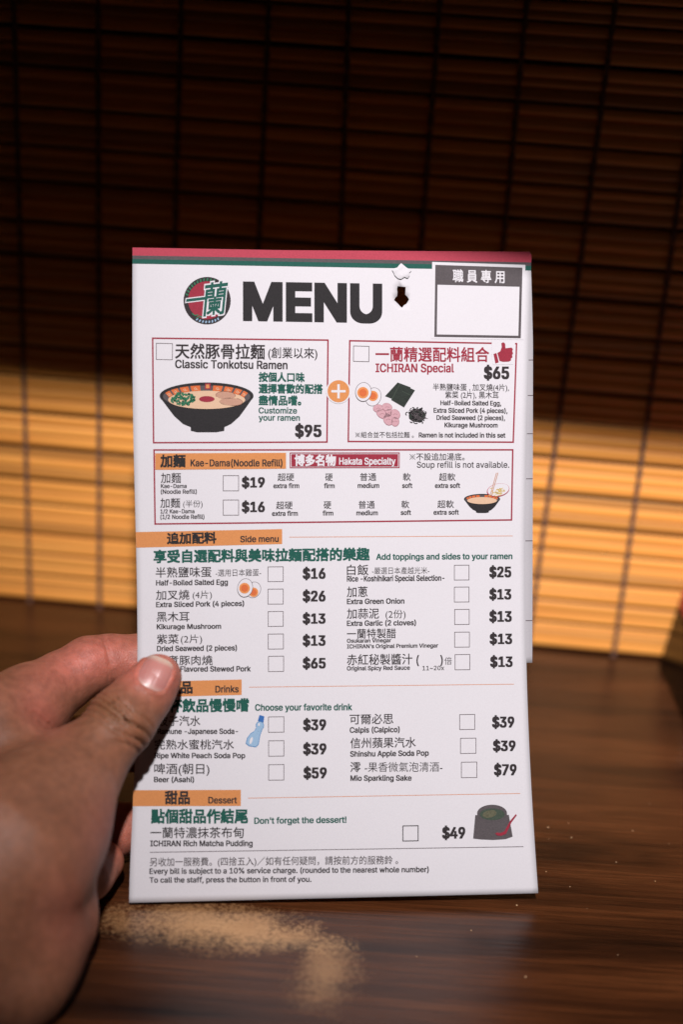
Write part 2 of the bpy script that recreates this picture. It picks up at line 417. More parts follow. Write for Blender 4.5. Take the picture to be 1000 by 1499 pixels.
def text_geo(s, wgt):
    """filled glyphs; weight is built up from slightly shifted copies, each a hair above the last"""
    k = (s, wgt)
    if k in TXT: return TXT[k]
    if s not in TXT:
        use = FONT and not any(ord(ch) > 0x2e80 or ch == '※' for ch in s)
        c = bpy.data.curves.new('lettering', 'FONT'); c.body = s; c.resolution_u = 3; c.fill_mode = 'NONE' if use else 'FRONT'
        if use: c.font = FONT
        o = bpy.data.objects.new('lettering', c); COL.objects.link(o)
        dg = bpy.context.evaluated_depsgraph_get(); dg.update()
        me = bpy.data.meshes.new_from_object(o.evaluated_get(dg))
        V_ = np.array([v.co[:2] for v in me.vertices]); F_l = [tuple(p.vertices) for p in me.polygons]
        if use:                                  # outlines that overlap: fill by winding number
            E_ = np.array([tuple(e.vertices) for e in me.edges])
            lo_ = np.where(np.abs(E_[:, 0]-E_[:, 1]) == 1, E_.min(1), E_.max(1)); hi_ = np.where(np.abs(E_[:, 0]-E_[:, 1]) == 1, E_.max(1), E_.min(1))
            vs, es, fs, *_r = delaunay_2d_cdt([Vector(v) for v in V_], [tuple(map(int, e)) for e in E_], [], 0, 1e-6)
            W_ = np.array([tuple(v) for v in vs]); T_ = np.array([tuple(f) for f in fs]); c_ = W_[T_].mean(1)
            A_, B_ = V_[lo_], V_[hi_]; wn = np.zeros(len(c_), int)
            for (x0, y0), (x1, y1) in zip(A_, B_):
                if y0 == y1: continue
                cr = (x1-x0)*(c_[:, 1]-y0)-(c_[:, 0]-x0)*(y1-y0)
                wn += ((y0 <= c_[:, 1]) & (y1 > c_[:, 1]) & (cr > 0)).astype(int)-((y0 > c_[:, 1]) & (y1 <= c_[:, 1]) & (cr < 0)).astype(int)
            V_ = W_; F_l = [tuple(map(int, f)) for f in T_[wn != 0]]
        TXT[s] = (V_, F_l)
        bpy.data.objects.remove(o); bpy.data.curves.remove(c); bpy.data.meshes.remove(me)
    V0, F0 = TXT[s]
    if wgt <= .002: TXT[k] = (np.column_stack([V0, np.zeros(len(V0))]), F0); return TXT[k]
    wx, wy = (wgt, wgt) if any(ord(ch) > 0x2e80 for ch in s) or s == 'MENU' else (wgt*1.3, wgt*.7)
    dirs = [(0, 0)]+[(i*wx, j*wy) for i, j in ((-1, -1), (1, -1), (1, 1), (-1, 1))]+([(i*wx, j*wy) for i, j in ((0, 1), (0, -1), (1, 0), (-1, 0))] if wgt > .03 else [])
    V = []; F = []
    for i, (dx_, dy_) in enumerate(dirs):
        F += [tuple(q_+len(V0)*i for q_ in f) for f in F0]; V.append(np.column_stack([V0+np.array([dx_, dy_]), np.full(len(V0), i*2.5e-6)]))
    TXT[k] = (np.concatenate(V), F); return TXT[k]
CAPH = text_geo('H', 0)[0][:, 1].max()
gc = text_geo('國', 0)[0][:, 1]; CJ0, CJ1 = gc.min(), gc.max()+.02*(gc.max()-gc.min())
WG = {'l': .001, 'm': .008, 's': .018, 'b': .021, 'p': .031, 'h': .037}
def T(name, s, x0, x1, yt, yb, mat='dark', w='m', sl=None, lv=0, maxe=None):
    cj = any(ord(ch) > 0x2e80 for ch in s)
    V, F = text_geo(s, WG[w]); a0, a1 = V[:, 0].min(), V[:, 0].max()
    lo, hi = (CJ0, CJ1) if cj else (0., CAPH)
    X = x0+(V[:, 0]-a0)/(a1-a0)*(x1-x0)
    Y = yb-(V[:, 1]-lo)/(hi-lo)*(yb-yt)
    if sl is None: sl = slope_at(x0, yb)
    Y = Y+sl*(X-x0)
    return printed(name, np.stack([X, Y, V[:, 2]], 1), F, mat, lv, maxe=maxe)
def poly(name, pts, mat, lv=0, maxe=9):
    return printed(name, pts, [tuple(range(len(pts)))], mat, lv, maxe=maxe)
def ell(cx, cy, rx, ry, n=28, rot=0, t0=0, t1=2*math.pi):
    full = abs(t1-t0-2*math.pi) < 1e-6; out = []
    for i in range(n if full else n+1):
        t_ = t0+(t1-t0)*i/n; x, y = rx*math.cos(t_), ry*math.sin(t_)
        out.append((cx+x*math.cos(rot)-y*math.sin(rot), cy+x*math.sin(rot)+y*math.cos(rot)))
    return out
def frame(name, q, th, mat, lv=0):
    """outline of the quad q (tl, tr, br, bl), th wide, inwards"""
    q = np.array(q, float); c = q.mean(0); out = []
    n = len(q)
    for i in range(n):
        p, a, b_ = q[i], q[i-1], q[(i+1) % n]
        d1 = (a-p)/np.linalg.norm(a-p); d2 = (b_-p)/np.linalg.norm(b_-p); out.append(p+(d1+d2)*th)
    V, F = [], []
    for i in range(n):
        j = (i+1) % n; k_ = max(2, int(np.linalg.norm(q[j]-q[i])/12))
        s = len(V)
        for t_ in range(k_+1):
            f_ = t_/k_; V.append(q[i]*(1-f_)+q[j]*f_); V.append(out[i]*(1-f_)+out[j]*f_)
        for t_ in range(k_): F.append((s+2*t_, s+2*t_+2, s+2*t_+3, s+2*t_+1))
    return printed(name, V, F, mat, lv)
def quad(name, q, mat, lv=0):
    """filled quad (tl, tr, br, bl), finely divided"""
    q = np.array(q, float); nx = max(1, int(np.linalg.norm(q[1]-q[0])/12)); ny = max(1, int(np.linalg.norm(q[3]-q[0])/8)); V, F = [], []
    for j in range(ny+1):
        for i in range(nx+1):
            u, v = i/nx, j/ny; V.append((q[0]*(1-u)+q[1]*u)*(1-v)+(q[3]*(1-u)+q[2]*u)*v)
    for j in range(ny):
        for i in range(nx): s = j*(nx+1)+i; F.append((s, s+1, s+nx+2, s+nx+1))
    return printed(name, V, F, mat, lv)
def strokes(name, segs, th, mat, lv=0):
    V, F = [], []
    for pts in segs:
        pts = np.array(pts, float); s = len(V)
        for i, p in enumerate(pts):
            d = pts[min(i+1, len(pts)-1)]-pts[max(i-1, 0)]; d = d/np.linalg.norm(d); nn = np.array([-d[1], d[0]])*th/2
            V += [p+nn, p-nn]
        for i in range(len(pts)-1): F.append((s+2*i, s+2*i+2, s+2*i+3, s+2*i+1))
    return printed(name, V, F, mat, lv)
def chk(x0, y0, x1, y1, mat='greyline', th=.95):
    s = slope_at(x0, y0)*(x1-x0)
    return frame('checkbox', [(x0, y0), (x1, y0+s), (x1, y1+s), (x0, y1)], th, mat)

# striped head of the sheet
def band(T0, T1, a0, a1, mat, name='stripe', lv=0, off=0., par=None):
    A = np.linspace(a0, a1, max(2, int(40*(a1-a0)))); n = 3; V = []
    for i in range(n):
        for a in A: V.append((a, T0+(T1-T0)*i/(n-1)))
    V = np.array(V); na = len(A); F = [(j*na+i, j*na+i+1, (j+1)*na+i+1, (j+1)*na+i) for j in range(n-1) for i in range(na-1)]
    S = surf_aT(V[:, 0], V[:, 1], LV[lv]+off)
    o = mesh_obj(name, S, F, M[mat]); me = o.data
    if np.dot(np.array(me.polygons[0].normal), CAM-S[0]) < 0: me.flip_normals()
    o.parent = par or front; return o
band(362.4, 374.0, 0, 1, 'rose'); band(374.0, 379.2, 0, 1, 'grey'); band(379.2, 386.0, 0, 1, 'green')

# title, logo, staff box
T('title', 'MENU', 355.5, 559.7, 415.7, 466.3, 'black', 'h', sl=.016, maxe=9)
lc = (303, 440.2)
poly('logo', ell(*lc, 34.6, 34.8, 48), 'dark', 0); poly('logo', ell(lc[0]-.5, lc[1]-.5, 27.6, 27.8, 40), 'red', 1)
for s, x0, x1, yt, yb in (('一', 272.5, 299.5, 424, 458), ('蘭', 298.5, 331, 415.5, 463)):
    for wg, mt, lv in ((.055, 'white', 2), (.014, 'green', 3)):
        V, F = text_geo(s, wg); V0 = text_geo(s, 0)[0]
        a0, a1 = V0[:, 0].min(), V0[:, 0].max(); b0, b1 = (V0[:, 1].min(), V0[:, 1].max()) if s == '蘭' else (CJ0, CJ1)
        X = x0+(V[:, 0]-a0)/(a1-a0)*(x1-x0); Y = yb-(V[:, 1]-b0)/(b1-b0)*(yb-yt)
        X = X-(Y-(yt+yb)/2)*.10; Y = Y-(X-x0)*.12
        printed('logo_lettering', np.stack([X, Y, V[:, 2]], 1), F, mt, lv)
sg = []
for k_ in range(11):
    t_ = math.radians(196+k_*9.2); sg.append([(lc[0]+28.8*math.cos(t_), lc[1]+28.8*math.sin(t_)), (lc[0]+33*math.cos(t_+.03), lc[1]+33*math.sin(t_+.03))])
strokes('logo_ring_mark', sg, 2.1, 'leaf', 1)
sg = []
for k_ in range(8):
    t_ = math.radians(58+k_*8.5); sg.append([(lc[0]+29.5*math.cos(t_), lc[1]+29.5*math.sin(t_)), (lc[0]+32.8*math.cos(t_+.03), lc[1]+32.8*math.sin(t_+.03))])
strokes('logo_ring_mark', sg, 2.0, 'blue', 1)
strokes('logo_ring_mark', [[(281, 459), (285, 462), (290, 461)], [(287, 466), (292, 463), (297, 465)]], 1.8, 'leaf', 2)
quad('staff_panel', [(632.9, 383.5), (769.5, 387.8), (767.5, 497.5), (631.5, 496)], 'white', 1)
frame('staff_frame', [(637.5, 387.8), (765.2, 391.9), (762.7, 495.2), (636, 493.2)], 3.6, 'grey', 2)
quad('staff_header', [(637.8, 388.2), (765, 392.3), (764.4, 419.8), (637.2, 416.6)], 'grey', 3)
T('staff_lettering', '職 員 專 用', 662.9, 738.9, 395.2, 413, 'white', 's', sl=.022, lv=4)
poly('paper_tear', notch, 'white', 2)

# ramen panel
frame('panel_frame', [(222, 494), (481.3, 496.8), (479.8, 648.2), (223.4, 649.2)], 2.2, 'red')
frame('checkbox', [(228, 502), (252.7, 502.6), (252.5, 527.2), (228, 526.7)], .95, 'greyline')
T('dish_name', '天然豚骨拉麵', 256, 387.7, 503.4, 524.6, 'dark', 's')
T('dish_name', '(創業以來)', 392.4, 464.6, 508.8, 524.2, 'dark', 'm')
T('dish_name', 'Classic Tonkotsu Ramen', 256, 420.9, 526.9, 538.6, 'dark', 's')
T('note', '按個人口味', 378.4, 446, 545.4, 558.6, 'green', 'h'); T('note', '選擇喜歡的配搭', 378.4, 472.6, 562.4, 575.6, 'green', 'h')
T('note', '盡情品嚐。', 378.4, 441, 579.4, 593, 'green', 'h')
T('note', 'Customize', 378.4, 434.8, 596.5, 605, 'green', 's'); T('note', 'your ramen', 378.4, 439, 607, 615.6, 'green', 's')
T('price', '$95', 431.7, 470.8, 622.4, 639, 'dark', 'p')
A1 = lambda p: [(180+x*.31, 350+y*.31) for x, y in p]
def bowl(cx, cy, s, full=True):
    """the printed bowl; cx, cy centre of the rim, s = half width"""
    q = lambda p: [(cx+x*s, cy+y*s) for x, y in p]
    E = lambda x, y, a, b_, **k_: ell(cx+x*s, cy+y*s, a*s, b_*s, **k_)
    body = [(-1, 0)]+[(math.cos(t_)*1.0, .29*math.sin(t_)) for t_ in np.linspace(math.pi, 0, 16)][1:-1]+[(1, 0), (.97, .06), (.86, .22), (.70, .44), (.52, .60), (.38, .665), (.375, .745), (.2, .775), (-.2, .775), (-.335, .745), (-.34, .665), (-.50, .60), (-.69, .43), (-.85, .22), (-.97, .06)]
    low = [(-1, 0), (-.97, .06), (-.85, .22), (-.69, .43), (-.50, .60), (-.34, .665), (-.335, .745), (-.2, .775), (.2, .775), (.375, .745), (.38, .665), (.52, .60), (.70, .44), (.86, .22), (.97, .06), (1, 0)]
    poly('bowl_picture', q(low), 'black', 0); poly('bowl_picture', E(0, 0, 1.0, .285, n=44), 'black', 1)
    poly('bowl_picture', E(0, .015, .93, .235, n=44), 'grey', 2)
    for k_ in (-66, -49, -32, -15.5, 15.5, 32, 49, 66):      # key-pattern tiles round the inner wall
        hw = 6.6
        ts = [math.radians(-90+k_+d) for d in (-hw, 0, hw)]
        o_ = [(.92*math.cos(t_), .01+.232*math.sin(t_)) for t_ in ts]; i_ = [(.83*math.cos(t_), .10+.205*math.sin(t_)) for t_ in ts][::-1]
        poly('bowl_picture', q(o_+i_), 'deeporange', 3)
        if full:
            c_ = np.mean(np.array(o_+i_), 0); spi = [(c_[0]+(.052-.007*i)*math.cos(i*1.35+.4), c_[1]+(.034-.0045*i)*math.sin(i*1.35+.4)) for i in range(7)]
            strokes('bowl_picture', [q(spi)], .75, 'cream', 4)
    poly('bowl_picture', E(0, .085, .82, .195, n=40), 'cream', 3)
bowl(302.2, 579.5, 68.9)
r2 = random.Random(3)
for i in range(80):
    t_, q_ = r2.random()*6.283, r2.random()**.5
    poly('bowl_picture', ell(267+q_*math.cos(t_)*18.5, 584.3+q_*math.sin(t_)*8.6, r2.uniform(1.5, 3.0), r2.uniform(1.1, 2), n=9, rot=r2.random()*3), ('leafdark', 'leaf', 'leaf')[i % 3], 4+i % 3, maxe=None)
poly('bowl_picture', ell(302.5, 584.3, 11.5, 4.4, 20), 'red', 4)
for c_, rr in (((330, 579), (15, 6.2)), ((338, 588), (17.5, 6.4))):
    poly('bowl_picture', ell(*c_, *rr, n=20, rot=.05), 'porkline', 3); poly('bowl_picture', ell(*c_, rr[0]-.8, rr[1]-.8, n=20, rot=.05), 'pork', 4)
poly('bowl_picture', [(300, 561.5), (308, 561.2), (308.5, 570), (299.5, 570)], 'red', 3); poly('bowl_picture', [(301.5, 563), (306, 563), (306.3, 568.5), (301.2, 568.5)], 'orange', 4)
poly('plus_badge', ell(495.5, 572.8, 18.2, 18.2, 40), 'white', 2); poly('plus_badge', ell(495.5, 572.8, 16, 16.2, 40), 'orange', 3)
poly('plus_badge', [(493.8, 562.5), (497.3, 562.5), (497.3, 571.1), (506, 571.1), (506, 574.6), (497.3, 574.6), (497.3, 583.3), (493.8, 583.3), (493.8, 574.6), (485, 574.6), (485, 571.1), (493.8, 571.1)], 'white', 4, maxe=None)

# set panel
frame('panel_frame', [(511, 497.7), (757.8, 502), (752.8, 648.4), (508.8, 647.4)], 2.2, 'red')
frame('checkbox', [(517.2, 505.9), (540.9, 506.6), (540.6, 530), (517, 529.4)], .95, 'greyline')
T('dish_name', '一蘭精選配料組合', 549.8, 716.5, 508.6, 529.2, 'red', 's', sl=.004); T('dish_name', 'ICHIRAN Special', 549.8, 665, 532.4, 544.6, 'red', 's', sl=.002)
poly('thumb_mark', B2([(775, 478), (885, 478), (885, 560), (875, 592), (780, 594), (775, 545)]), 'white', 1)
poly('thumb_mark', B2([(783, 543), (797, 538), (808, 582), (792, 588)]), 'red', 2)
poly('thumb_mark', B2([(801, 538), (815, 530), (822, 510), (820, 492), (830, 487), (838, 494), (840, 516), (868, 512), (875, 520), (872, 530), (876, 540), (871, 548), (873, 558), (866, 564), (866, 573), (856, 579), (828, 580), (812, 576)]), 'red', 2, maxe=None)
T('price', '$65', 708.5, 746, 537, 554, 'dark', 'p')
T('ingredient_note', '半熟鹽味蛋 , 加叉燒(4片),', 634, 745.5, 561.6, 571.6, 'dark', 'm'); T('ingredient_note', '紫菜 (2片), 黑木耳', 652, 730.5, 573, 583, 'dark', 'm')
for s, x0, x1, yt, yb in (('Half-Boiled Salted Egg,', 645, 734.2, 586.4, 593), ('Extra Sliced Pork (4 pieces),', 635, 743.5, 597.2, 604), ('Dried Seaweed (2 pieces),', 639.3, 739.8, 607.9, 614.6), ('Kikurage Mushroom', 651, 729, 618.8, 625.4)):
    T('ingredient_note', s, x0, x1, yt, yb, 'dark', 'b')
T('ingredient_note', '組合並不包括拉麵 。', 528.5, 606, 632.2, 640.8, 'dark', 'm'); T('ingredient_note', 'Ramen is not included in this set', 613.3, 740.4, 633.3, 640.2, 'dark', 'b')
def egg(cx, cy, rx, ry, rot, yx, yy, r, lv=0):
    poly('egg_picture', ell(cx, cy, rx, ry, 26, rot), 'greyline', lv); poly('egg_picture', ell(cx, cy, rx-.7, ry-.7, 26, rot), 'white', lv+1)
    poly('egg_picture', ell(yx, yy, r, r, 20), 'yolk', lv+2); poly('egg_picture', ell(yx, yy, r*.66, r*.66, 16), 'deeporange', lv+3)
egg(546.6, 581, 11.5, 14, .35, 546, 579.6, 7.6, 0); egg(532, 573.8, 12, 14.2, .12, 531.3, 575, 8.4, 4)
poly('seaweed_picture', B2([(330, 677), (392, 700), (350, 772), (270, 742)]), 'nori', 0); poly('seaweed_picture', B2([(342, 682), (412, 714), (360, 795), (300, 760)]), 'nori', 1)
strokes('seaweed_picture', [B2([(342, 682), (300, 760)]), B2([(352, 720), (392, 738)])], .8, 'norilight', 2)
for i, (x, y, a, b_) in enumerate(((238, 800, 25, 20), (280, 794, 25, 20), (256, 826, 30, 21), (318, 828, 27, 23), (286, 852, 30, 24), (318, 862, 24, 20), (288, 822, 22, 18))):
    cx, cy = 480+x*.31, 350+y*.31
    poly('pork_picture', ell(cx, cy, a*.31, b_*.31, 16, .3*i), 'pinkline', 0); poly('pork_picture', ell(cx-.2, cy-.3, a*.31-.8, b_*.31-.8, 16, .3*i), 'pink', 1)
    strokes('pork_picture', [[(cx-3, cy+.6), (cx, cy-1.1), (cx+3.4, cy+.3)]], .55, 'pinkline', 2)
sg = []
poly('mushroom_picture', ell(611, 608.5, 12.5, 9.5, 24), 'nori', 0)
for i in range(90):
    t_, q_ = r2.random()*6.283, r2.random()**.6; x, y = 611+q_*math.cos(t_)*15, 608.5+q_*math.sin(t_)*12; t_ = r2.random()*6.28; R1 = r2.uniform(1.6, 3.4)
    sg.append([(x+R1*math.cos(t_+q_*.55), y+R1*.75*math.sin(t_+q_*.55)) for q_ in range(6)])
strokes('mushroom_picture', sg[:60], 1.3, 'black', 1); strokes('mushroom_picture', sg[60:], .6, 'greyline', 2)

def ref_mark(x, y, r):
    strokes('note', [[(x-r, y-r), (x+r, y+r)], [(x-r, y+r), (x+r, y-r)]], .7, 'dark', 0)
    for dx_, dy_ in ((0, -1), (0, 1), (-1, 0), (1, 0)): poly('note', ell(x+dx_*r*.72, y+dy_*r*.72, .65, .65, 8), 'dark', 1, maxe=None)
ref_mark(523.7, 636.6, 3.4); ref_mark(604, 668.8, 4)
# noodle refill panel
frame('panel_frame', [(224, 657.6), (752.2, 657.4), (750.3, 762.2), (225.6, 768.2)], 2.2, 'red')
quad('heading_band', [(226.6, 663.6), (418.7, 662.8), (418.7, 686.1), (226.9, 687.8)], 'orange', 1)
T('heading', '加麵', 234.3, 271.5, 666.4, 683.8, 'black', 'h', sl=-.004, lv=2); T('heading', 'Kae-Dama(Noodle Refill)', 278.6, 413.4, 672.8, 682.6, 'dark', 's', sl=0, lv=2)
frame('heading_band', [(424, 662.4), (585.4, 662.3), (585.2, 685.2), (424.2, 685.4)], 1.4, 'red', 1); quad('heading_band', [(426.4, 664.8), (583, 664.7), (582.8, 682.9), (426.6, 683.1)], 'red', 1)
T('heading', '博多名物', 431, 491.8, 666.4, 681.8, 'white', 'h', sl=0, lv=2); T('heading', 'Hakata Specialty', 496.4, 579.2, 670.2, 680, 'white', 's', sl=0, lv=2)
T('note', '不設追加湯底。', 609.6, 680.5, 663.6, 674, 'dark', 'm', sl=0); T('note', 'Soup refill is not available.', 610.5, 746, 675.8, 684.6, 'dark', 'm', sl=0)
T('dish_name', '加麵', 235.2, 264.6, 692.6, 707.2, 'dark', 'm'); T('dish_subtitle', 'Kae-Dama', 235, 273, 708.6, 714.4, 'dark', 's'); T('dish_subtitle', '(Noodle Refill)', 235, 287.9, 716.7, 722.8, 'dark', 's')
T('dish_name', '加麵', 234.3, 263.4, 729.6, 743.5, 'dark', 'm'); T('dish_name', '(半份)', 267.7, 296.3, 732.4, 742.8, 'dark', 'l')
T('dish_subtitle', '1/2 Kae-Dama', 234.3, 284.5, 745.7, 751.5, 'dark', 's'); T('dish_subtitle', '(1/2 Noodle Refill)', 234.3, 299, 753.6, 759.8, 'dark', 's')
chk(326, 695.8, 349.6, 719); chk(326, 731.5, 349.6, 754.7)
T('price', '$19', 353.6, 387.7, 699.2, 713.2, 'dark', 'p'); T('price', '$16', 353.6, 387.7, 735, 749.2, 'dark', 'p')
for cj, en, a0, a1, b0, b1 in (('超硬', 'extra firm', 406.3, 430.5, 400, 438), ('硬', 'firm', 476, 487, 474.2, 490), ('普通', 'medium', 527, 551, 523.7, 555.3), ('軟', 'soft', 590, 601.5, 588.8, 604), ('超軟', 'extra soft', 642.8, 667, 636.9, 674)):
    y = 693+(.3 if a0 < 500 else 0); T('option', cj, a0, a1, y-.2, y+10.9, 'dark', 'm', sl=-.002); T('option', en, b0, b1, y+14.4, y+21.2, 'dark', 'b', sl=-.003)
    y = 734.6-(a0-400)*.0072; T('option', cj, a0-2.2, a1-2.2, y-.2, y+10.9, 'dark', 'm', sl=-.005); T('option', en, b0-2, b1-2, y+13.7, y+20.5, 'dark', 'b', sl=-.005)
bowl(706, 730.5, 26.5, False)
poly('noodle_picture', ell(729.5, 717.5, 16.8, 9.6, 28, -.2), 'rose', 3); poly('noodle_picture', ell(729.7, 717, 15.9, 8.8, 28, -.2), 'white', 4)
sg = []
for i in range(26):
    x, y = r2.gauss(730, 5.2), r2.gauss(719.5, 2.2); t_ = r2.random()*6.28; sg.append([(x+3.4*math.cos(t_+q_*.5), y+1.8*math.sin(t_+q_*.5)) for q_ in range(5)])
strokes('noodle_picture', sg, .9, 'noodle', 5); strokes('noodle_picture', [[(729.2, 692), (719.8, 725)], [(727, 692), (718, 724)]], 1.1, 'pork', 6)

# headings and rules of the lower blocks
quad('heading_band', [(198.3, 778.9), (413, 774.5), (413, 796.4), (199, 801.8)], 'orange', 0)
T('heading', '追加配料', 244, 316.7, 780.8, 796.4, 'black', 'h', sl=-.018, lv=1); T('heading', 'Side menu', 351.4, 407.9, 784.8, 793.6, 'dark', 's', sl=-.01, lv=1)
strokes('rule_line', [[(423.4+i*(751-423.4)/30, 786.3-i*1.8/30) for i in range(31)]], .9, 'ruleorange')
T('slogan', '享受自選配料與美味拉麵配搭的樂趣', 224.3, 541.4, 806.2, 823.9, 'green', 'h', sl=-.0118)
T('slogan', 'Add toppings and sides to your ramen', 550.7, 750.6, 810.8, 819.3, 'green', 'b', sl=-.005)
quad('heading_band', [(201.2, 998.4), (353.6, 994.7), (353.6, 1017.3), (200.8, 1021)], 'orange', 0)
T('heading', '飲品', 244, 281.7, 998, 1015.4, 'black', 'h', sl=-.012, lv=1); T('heading', 'Drinks', 314.9, 349.3, 1004, 1013.6, 'dark', 's', sl=-.01, lv=1)
strokes('rule_line', [[(364.5+i*(752.8-364.5)/30, 1005.9-i*4.4/30) for i in range(31)]], .9, 'ruleorange')
T('slogan', '點杯飲品慢慢嚐', 227, 364.5, 1024.6, 1042.8, 'green', 'h', sl=-.011); T('slogan', 'Choose your favorite drink', 371.9+1.2, 515.7, 1031, 1040.2, 'green', 'b', sl=-.005)
quad('heading_band', [(194.6, 1156.8), (352.4, 1156.2), (352.4, 1179.8), (193.9, 1180.2)], 'orange', 0)
T('heading', '甜品', 241, 277.7, 1158.6, 1177, 'dark', 'h', sl=-.002, lv=1); T('heading', 'Dessert', 304.6, 346.8, 1166.6, 1175.9, 'dark', 's', sl=-.003, lv=1)
strokes('rule_line', [[(363+i*(762-363)/30, 1168.4-i*6.9/30) for i in range(31)]], .9, 'ruleorange')
T('slogan', '點個甜品作結尾', 220.6, 362.9, 1185.4, 1205, 'green', 'h', sl=-.001); T('slogan', "Don't forget the dessert!", 371.9, 507.3, 1197, 1205.8, 'green', 'b', sl=-.012)

# dishes: chinese name, its note, english name(s), box, price
def dish(cj, x0, x1, yt, yb, en=(), box=None, price=None, extra=(), sl=None):
    T('dish_name', cj, x0, x1, yt-.4, yb+.5, 'dark', 'm', sl=sl)
    for s, a, b_, c_, d in extra: T('dish_note', s, a, b_, c_-.3, d+.4, 'dark', 'l' if any(ord(q_) > 0x2e80 for q_ in s) else 'm', sl=sl)
    for s, a, b_, c_, d in en: T('dish_subtitle', s, a, b_, c_+.2, d, 'dark', 'b', sl=sl)
    if box: chk(*box)
    if price: T('price', price[0], price[1], price[2], price[3]+.3, price[4], 'dark', 'p', sl=-.002)
dish('半熟鹽味蛋', 227.4, 309.3, 831.3, 845.2, [('Half-Boiled Salted Egg', 228, 333.5, 849.3, 857)], (391.7, 829.4, 415, 851.9), ('$16', 442.9, 476.7, 831.9, 846.8), [('-選用日本雞蛋-', 315.5, 382, 834.0, 843.6)], sl=-.012)
dish('加叉燒', 228, 277, 864.8, 878, [('Extra Sliced Pork (4 pieces)', 228, 357.3, 881.2, 888.8)], (391.7, 862, 415, 884.9), ('$26', 442.9, 476.7, 865, 880), [('(4片)', 281.7, 310, 865.4, 876.4)], sl=-.015)
dish('黑木耳', 229, 277, 896.4, 909.7, [('Kikurage Mushroom', 229, 323.5, 913.7, 921)], (392, 894.8, 415, 917.5), ('$13', 442.9, 476.7, 898.2, 912.5), sl=-.008)
dish('紫菜', 229.3, 261.2, 929.3, 942.3, [('Dried Seaweed (2 pieces)', 229.3, 346.8, 945.4, 953.2)], (392, 927.8, 415.3, 950.7), ('$13', 442.9, 476.7, 930.2, 944.8), [('(2片)', 264.3, 295.6, 929.6, 941.4)], sl=-.01)
dish('清煮豚肉燒', 229, 311, 960.4, 973.4, [('Sake-Flavored Stewed Pork', 233.5, 367, 975.4, 983.2)], (392.4, 960.3, 415.6, 983.6), ('$65', 442.9, 477, 963.4, 978), sl=-.004)
dish('白飯', 507.9, 539.5, 827.6, 841.5, [('Rice -Koshihikari Special Selection-', 507.9, 651, 843, 851.2)], (665, 827, 687.4, 849.6), ('$25', 716.5, 749, 829.7, 844.6), [('-嚴選日本產越光米-', 544.8, 628.8, 831, 840.4)])
dish('加蔥', 507.9, 538.3, 859.5, 873.7, [('Extra Green Onion', 507.9, 592.2, 876.5, 884.3)], (665, 859, 687.4, 881.8), ('$13', 716.5, 749, 862.6, 877))
dish('加蒜泥', 507.9, 555, 891.7, 905.4, [('Extra Garlic (2 cloves)', 507.9, 609.3, 908.5, 916.2)], (665.4, 891.7, 687.7, 914.7), ('$13', 716.5, 749.7, 894.8, 909.7), [('(2份)', 564.6, 594, 893.2, 905)])
dish('一蘭特製醋', 507.9, 579.8, 921.5, 934.6, [('Osukaran Vinegar', 507.9, 573, 935, 940.8), ("ICHIRAN's Original Premium Vinegar", 507.9, 641.8, 943.3, 949.2)], (665.4, 925, 688, 947.9), ('$13', 717, 750.3, 927.8, 942.3))
dish('赤紅秘製醬汁', 507.9, 604, 958.8, 973.3, [('Original Spicy Red Sauce', 507.9, 600.3, 975.2, 981.4)], (666, 957.8, 688.6, 981), ('$13', 717.8, 751, 961.2, 975.8), [('倍', 651, 661.7, 962.5, 972.7), ('(', 609.8, 613.8, 960, 972.2), (')', 644.6, 648.6, 960, 972.2), ('11~20x', 618.6, 650.5, 975.2, 980.8)])
dish('波子汽水', 230.5, 293, 1048.7, 1062.3, [('Ramune -Japanese Soda-', 230, 348.3, 1066.6, 1074.4)], (392.4, 1049, 416, 1072.5), ('$39', 443.5, 477.6, 1053.3, 1068.5), sl=-.002)
dish('完熟水蜜桃汽水', 225.6, 342.4, 1083.4, 1096.7, [('Ripe White Peach Soda Pop', 226, 358.9, 1102, 1109.7)], (392.7, 1084, 416, 1107.5), ('$39', 443.5, 478, 1088.6, 1103.8), sl=0)
dish('啤酒(朝日)', 225.3, 306.5, 1118.4, 1132.7, [('Beer (Asahi)', 225, 283.9, 1137, 1144.8)], (392.7, 1119, 416, 1142.6), ('$59', 444, 478.5, 1123.7, 1138.9), sl=.001)
dish('可爾必思', 512, 576, 1046.2, 1060, [('Calpis (Calpico)', 512, 585.4, 1064.5, 1072.6)], (672.8, 1045.6, 695.8, 1068.5), ('$39', 720.6, 753.4, 1049.3, 1064.5))
dish('信州蘋果汽水', 512.9, 609, 1081, 1095, [('Shinshu Apple Soda Pop', 512.6, 628, 1099.5, 1107.6)], (674, 1080.3, 697.6, 1103.5), ('$39', 721.8, 755.3, 1084.3, 1099))
dish('澪', 512.9, 528, 1116.2, 1130, [('Mio Sparkling Sake', 513, 602.8, 1135, 1142.9)], (675.3, 1115.3, 698.9, 1138.9), ('$79', 723.4, 756.8, 1119, 1134.5), [('-果香微氣泡清酒-', 534, 648, 1116.4, 1129.8)], sl=-.004)
dish('一蘭特濃抹茶布甸', 219.7, 356.7, 1211.8, 1226.6, [('ICHIRAN Rich Matcha Pudding', 219.4, 369.7, 1230.4, 1238.7)], None, ('$49', 647.4, 681.5, 1211, 1227), sl=-.002)
chk(589.4, 1208.4, 613, 1231.8, 'dark', 1.3)
egg(371, 863.5, 10.6, 12.4, .5, 371, 867, 7.0, 0); egg(358.6, 860.5, 11.4, 14, .25, 357.8, 861, 7.9, 4)
bt = [(374, 1066), (384, 1068), (381, 1076), (378.6, 1090), (374.5, 1094), (364, 1092.5), (359.4, 1088.5), (361.4, 1080.5), (366.5, 1073.5), (372, 1070)]
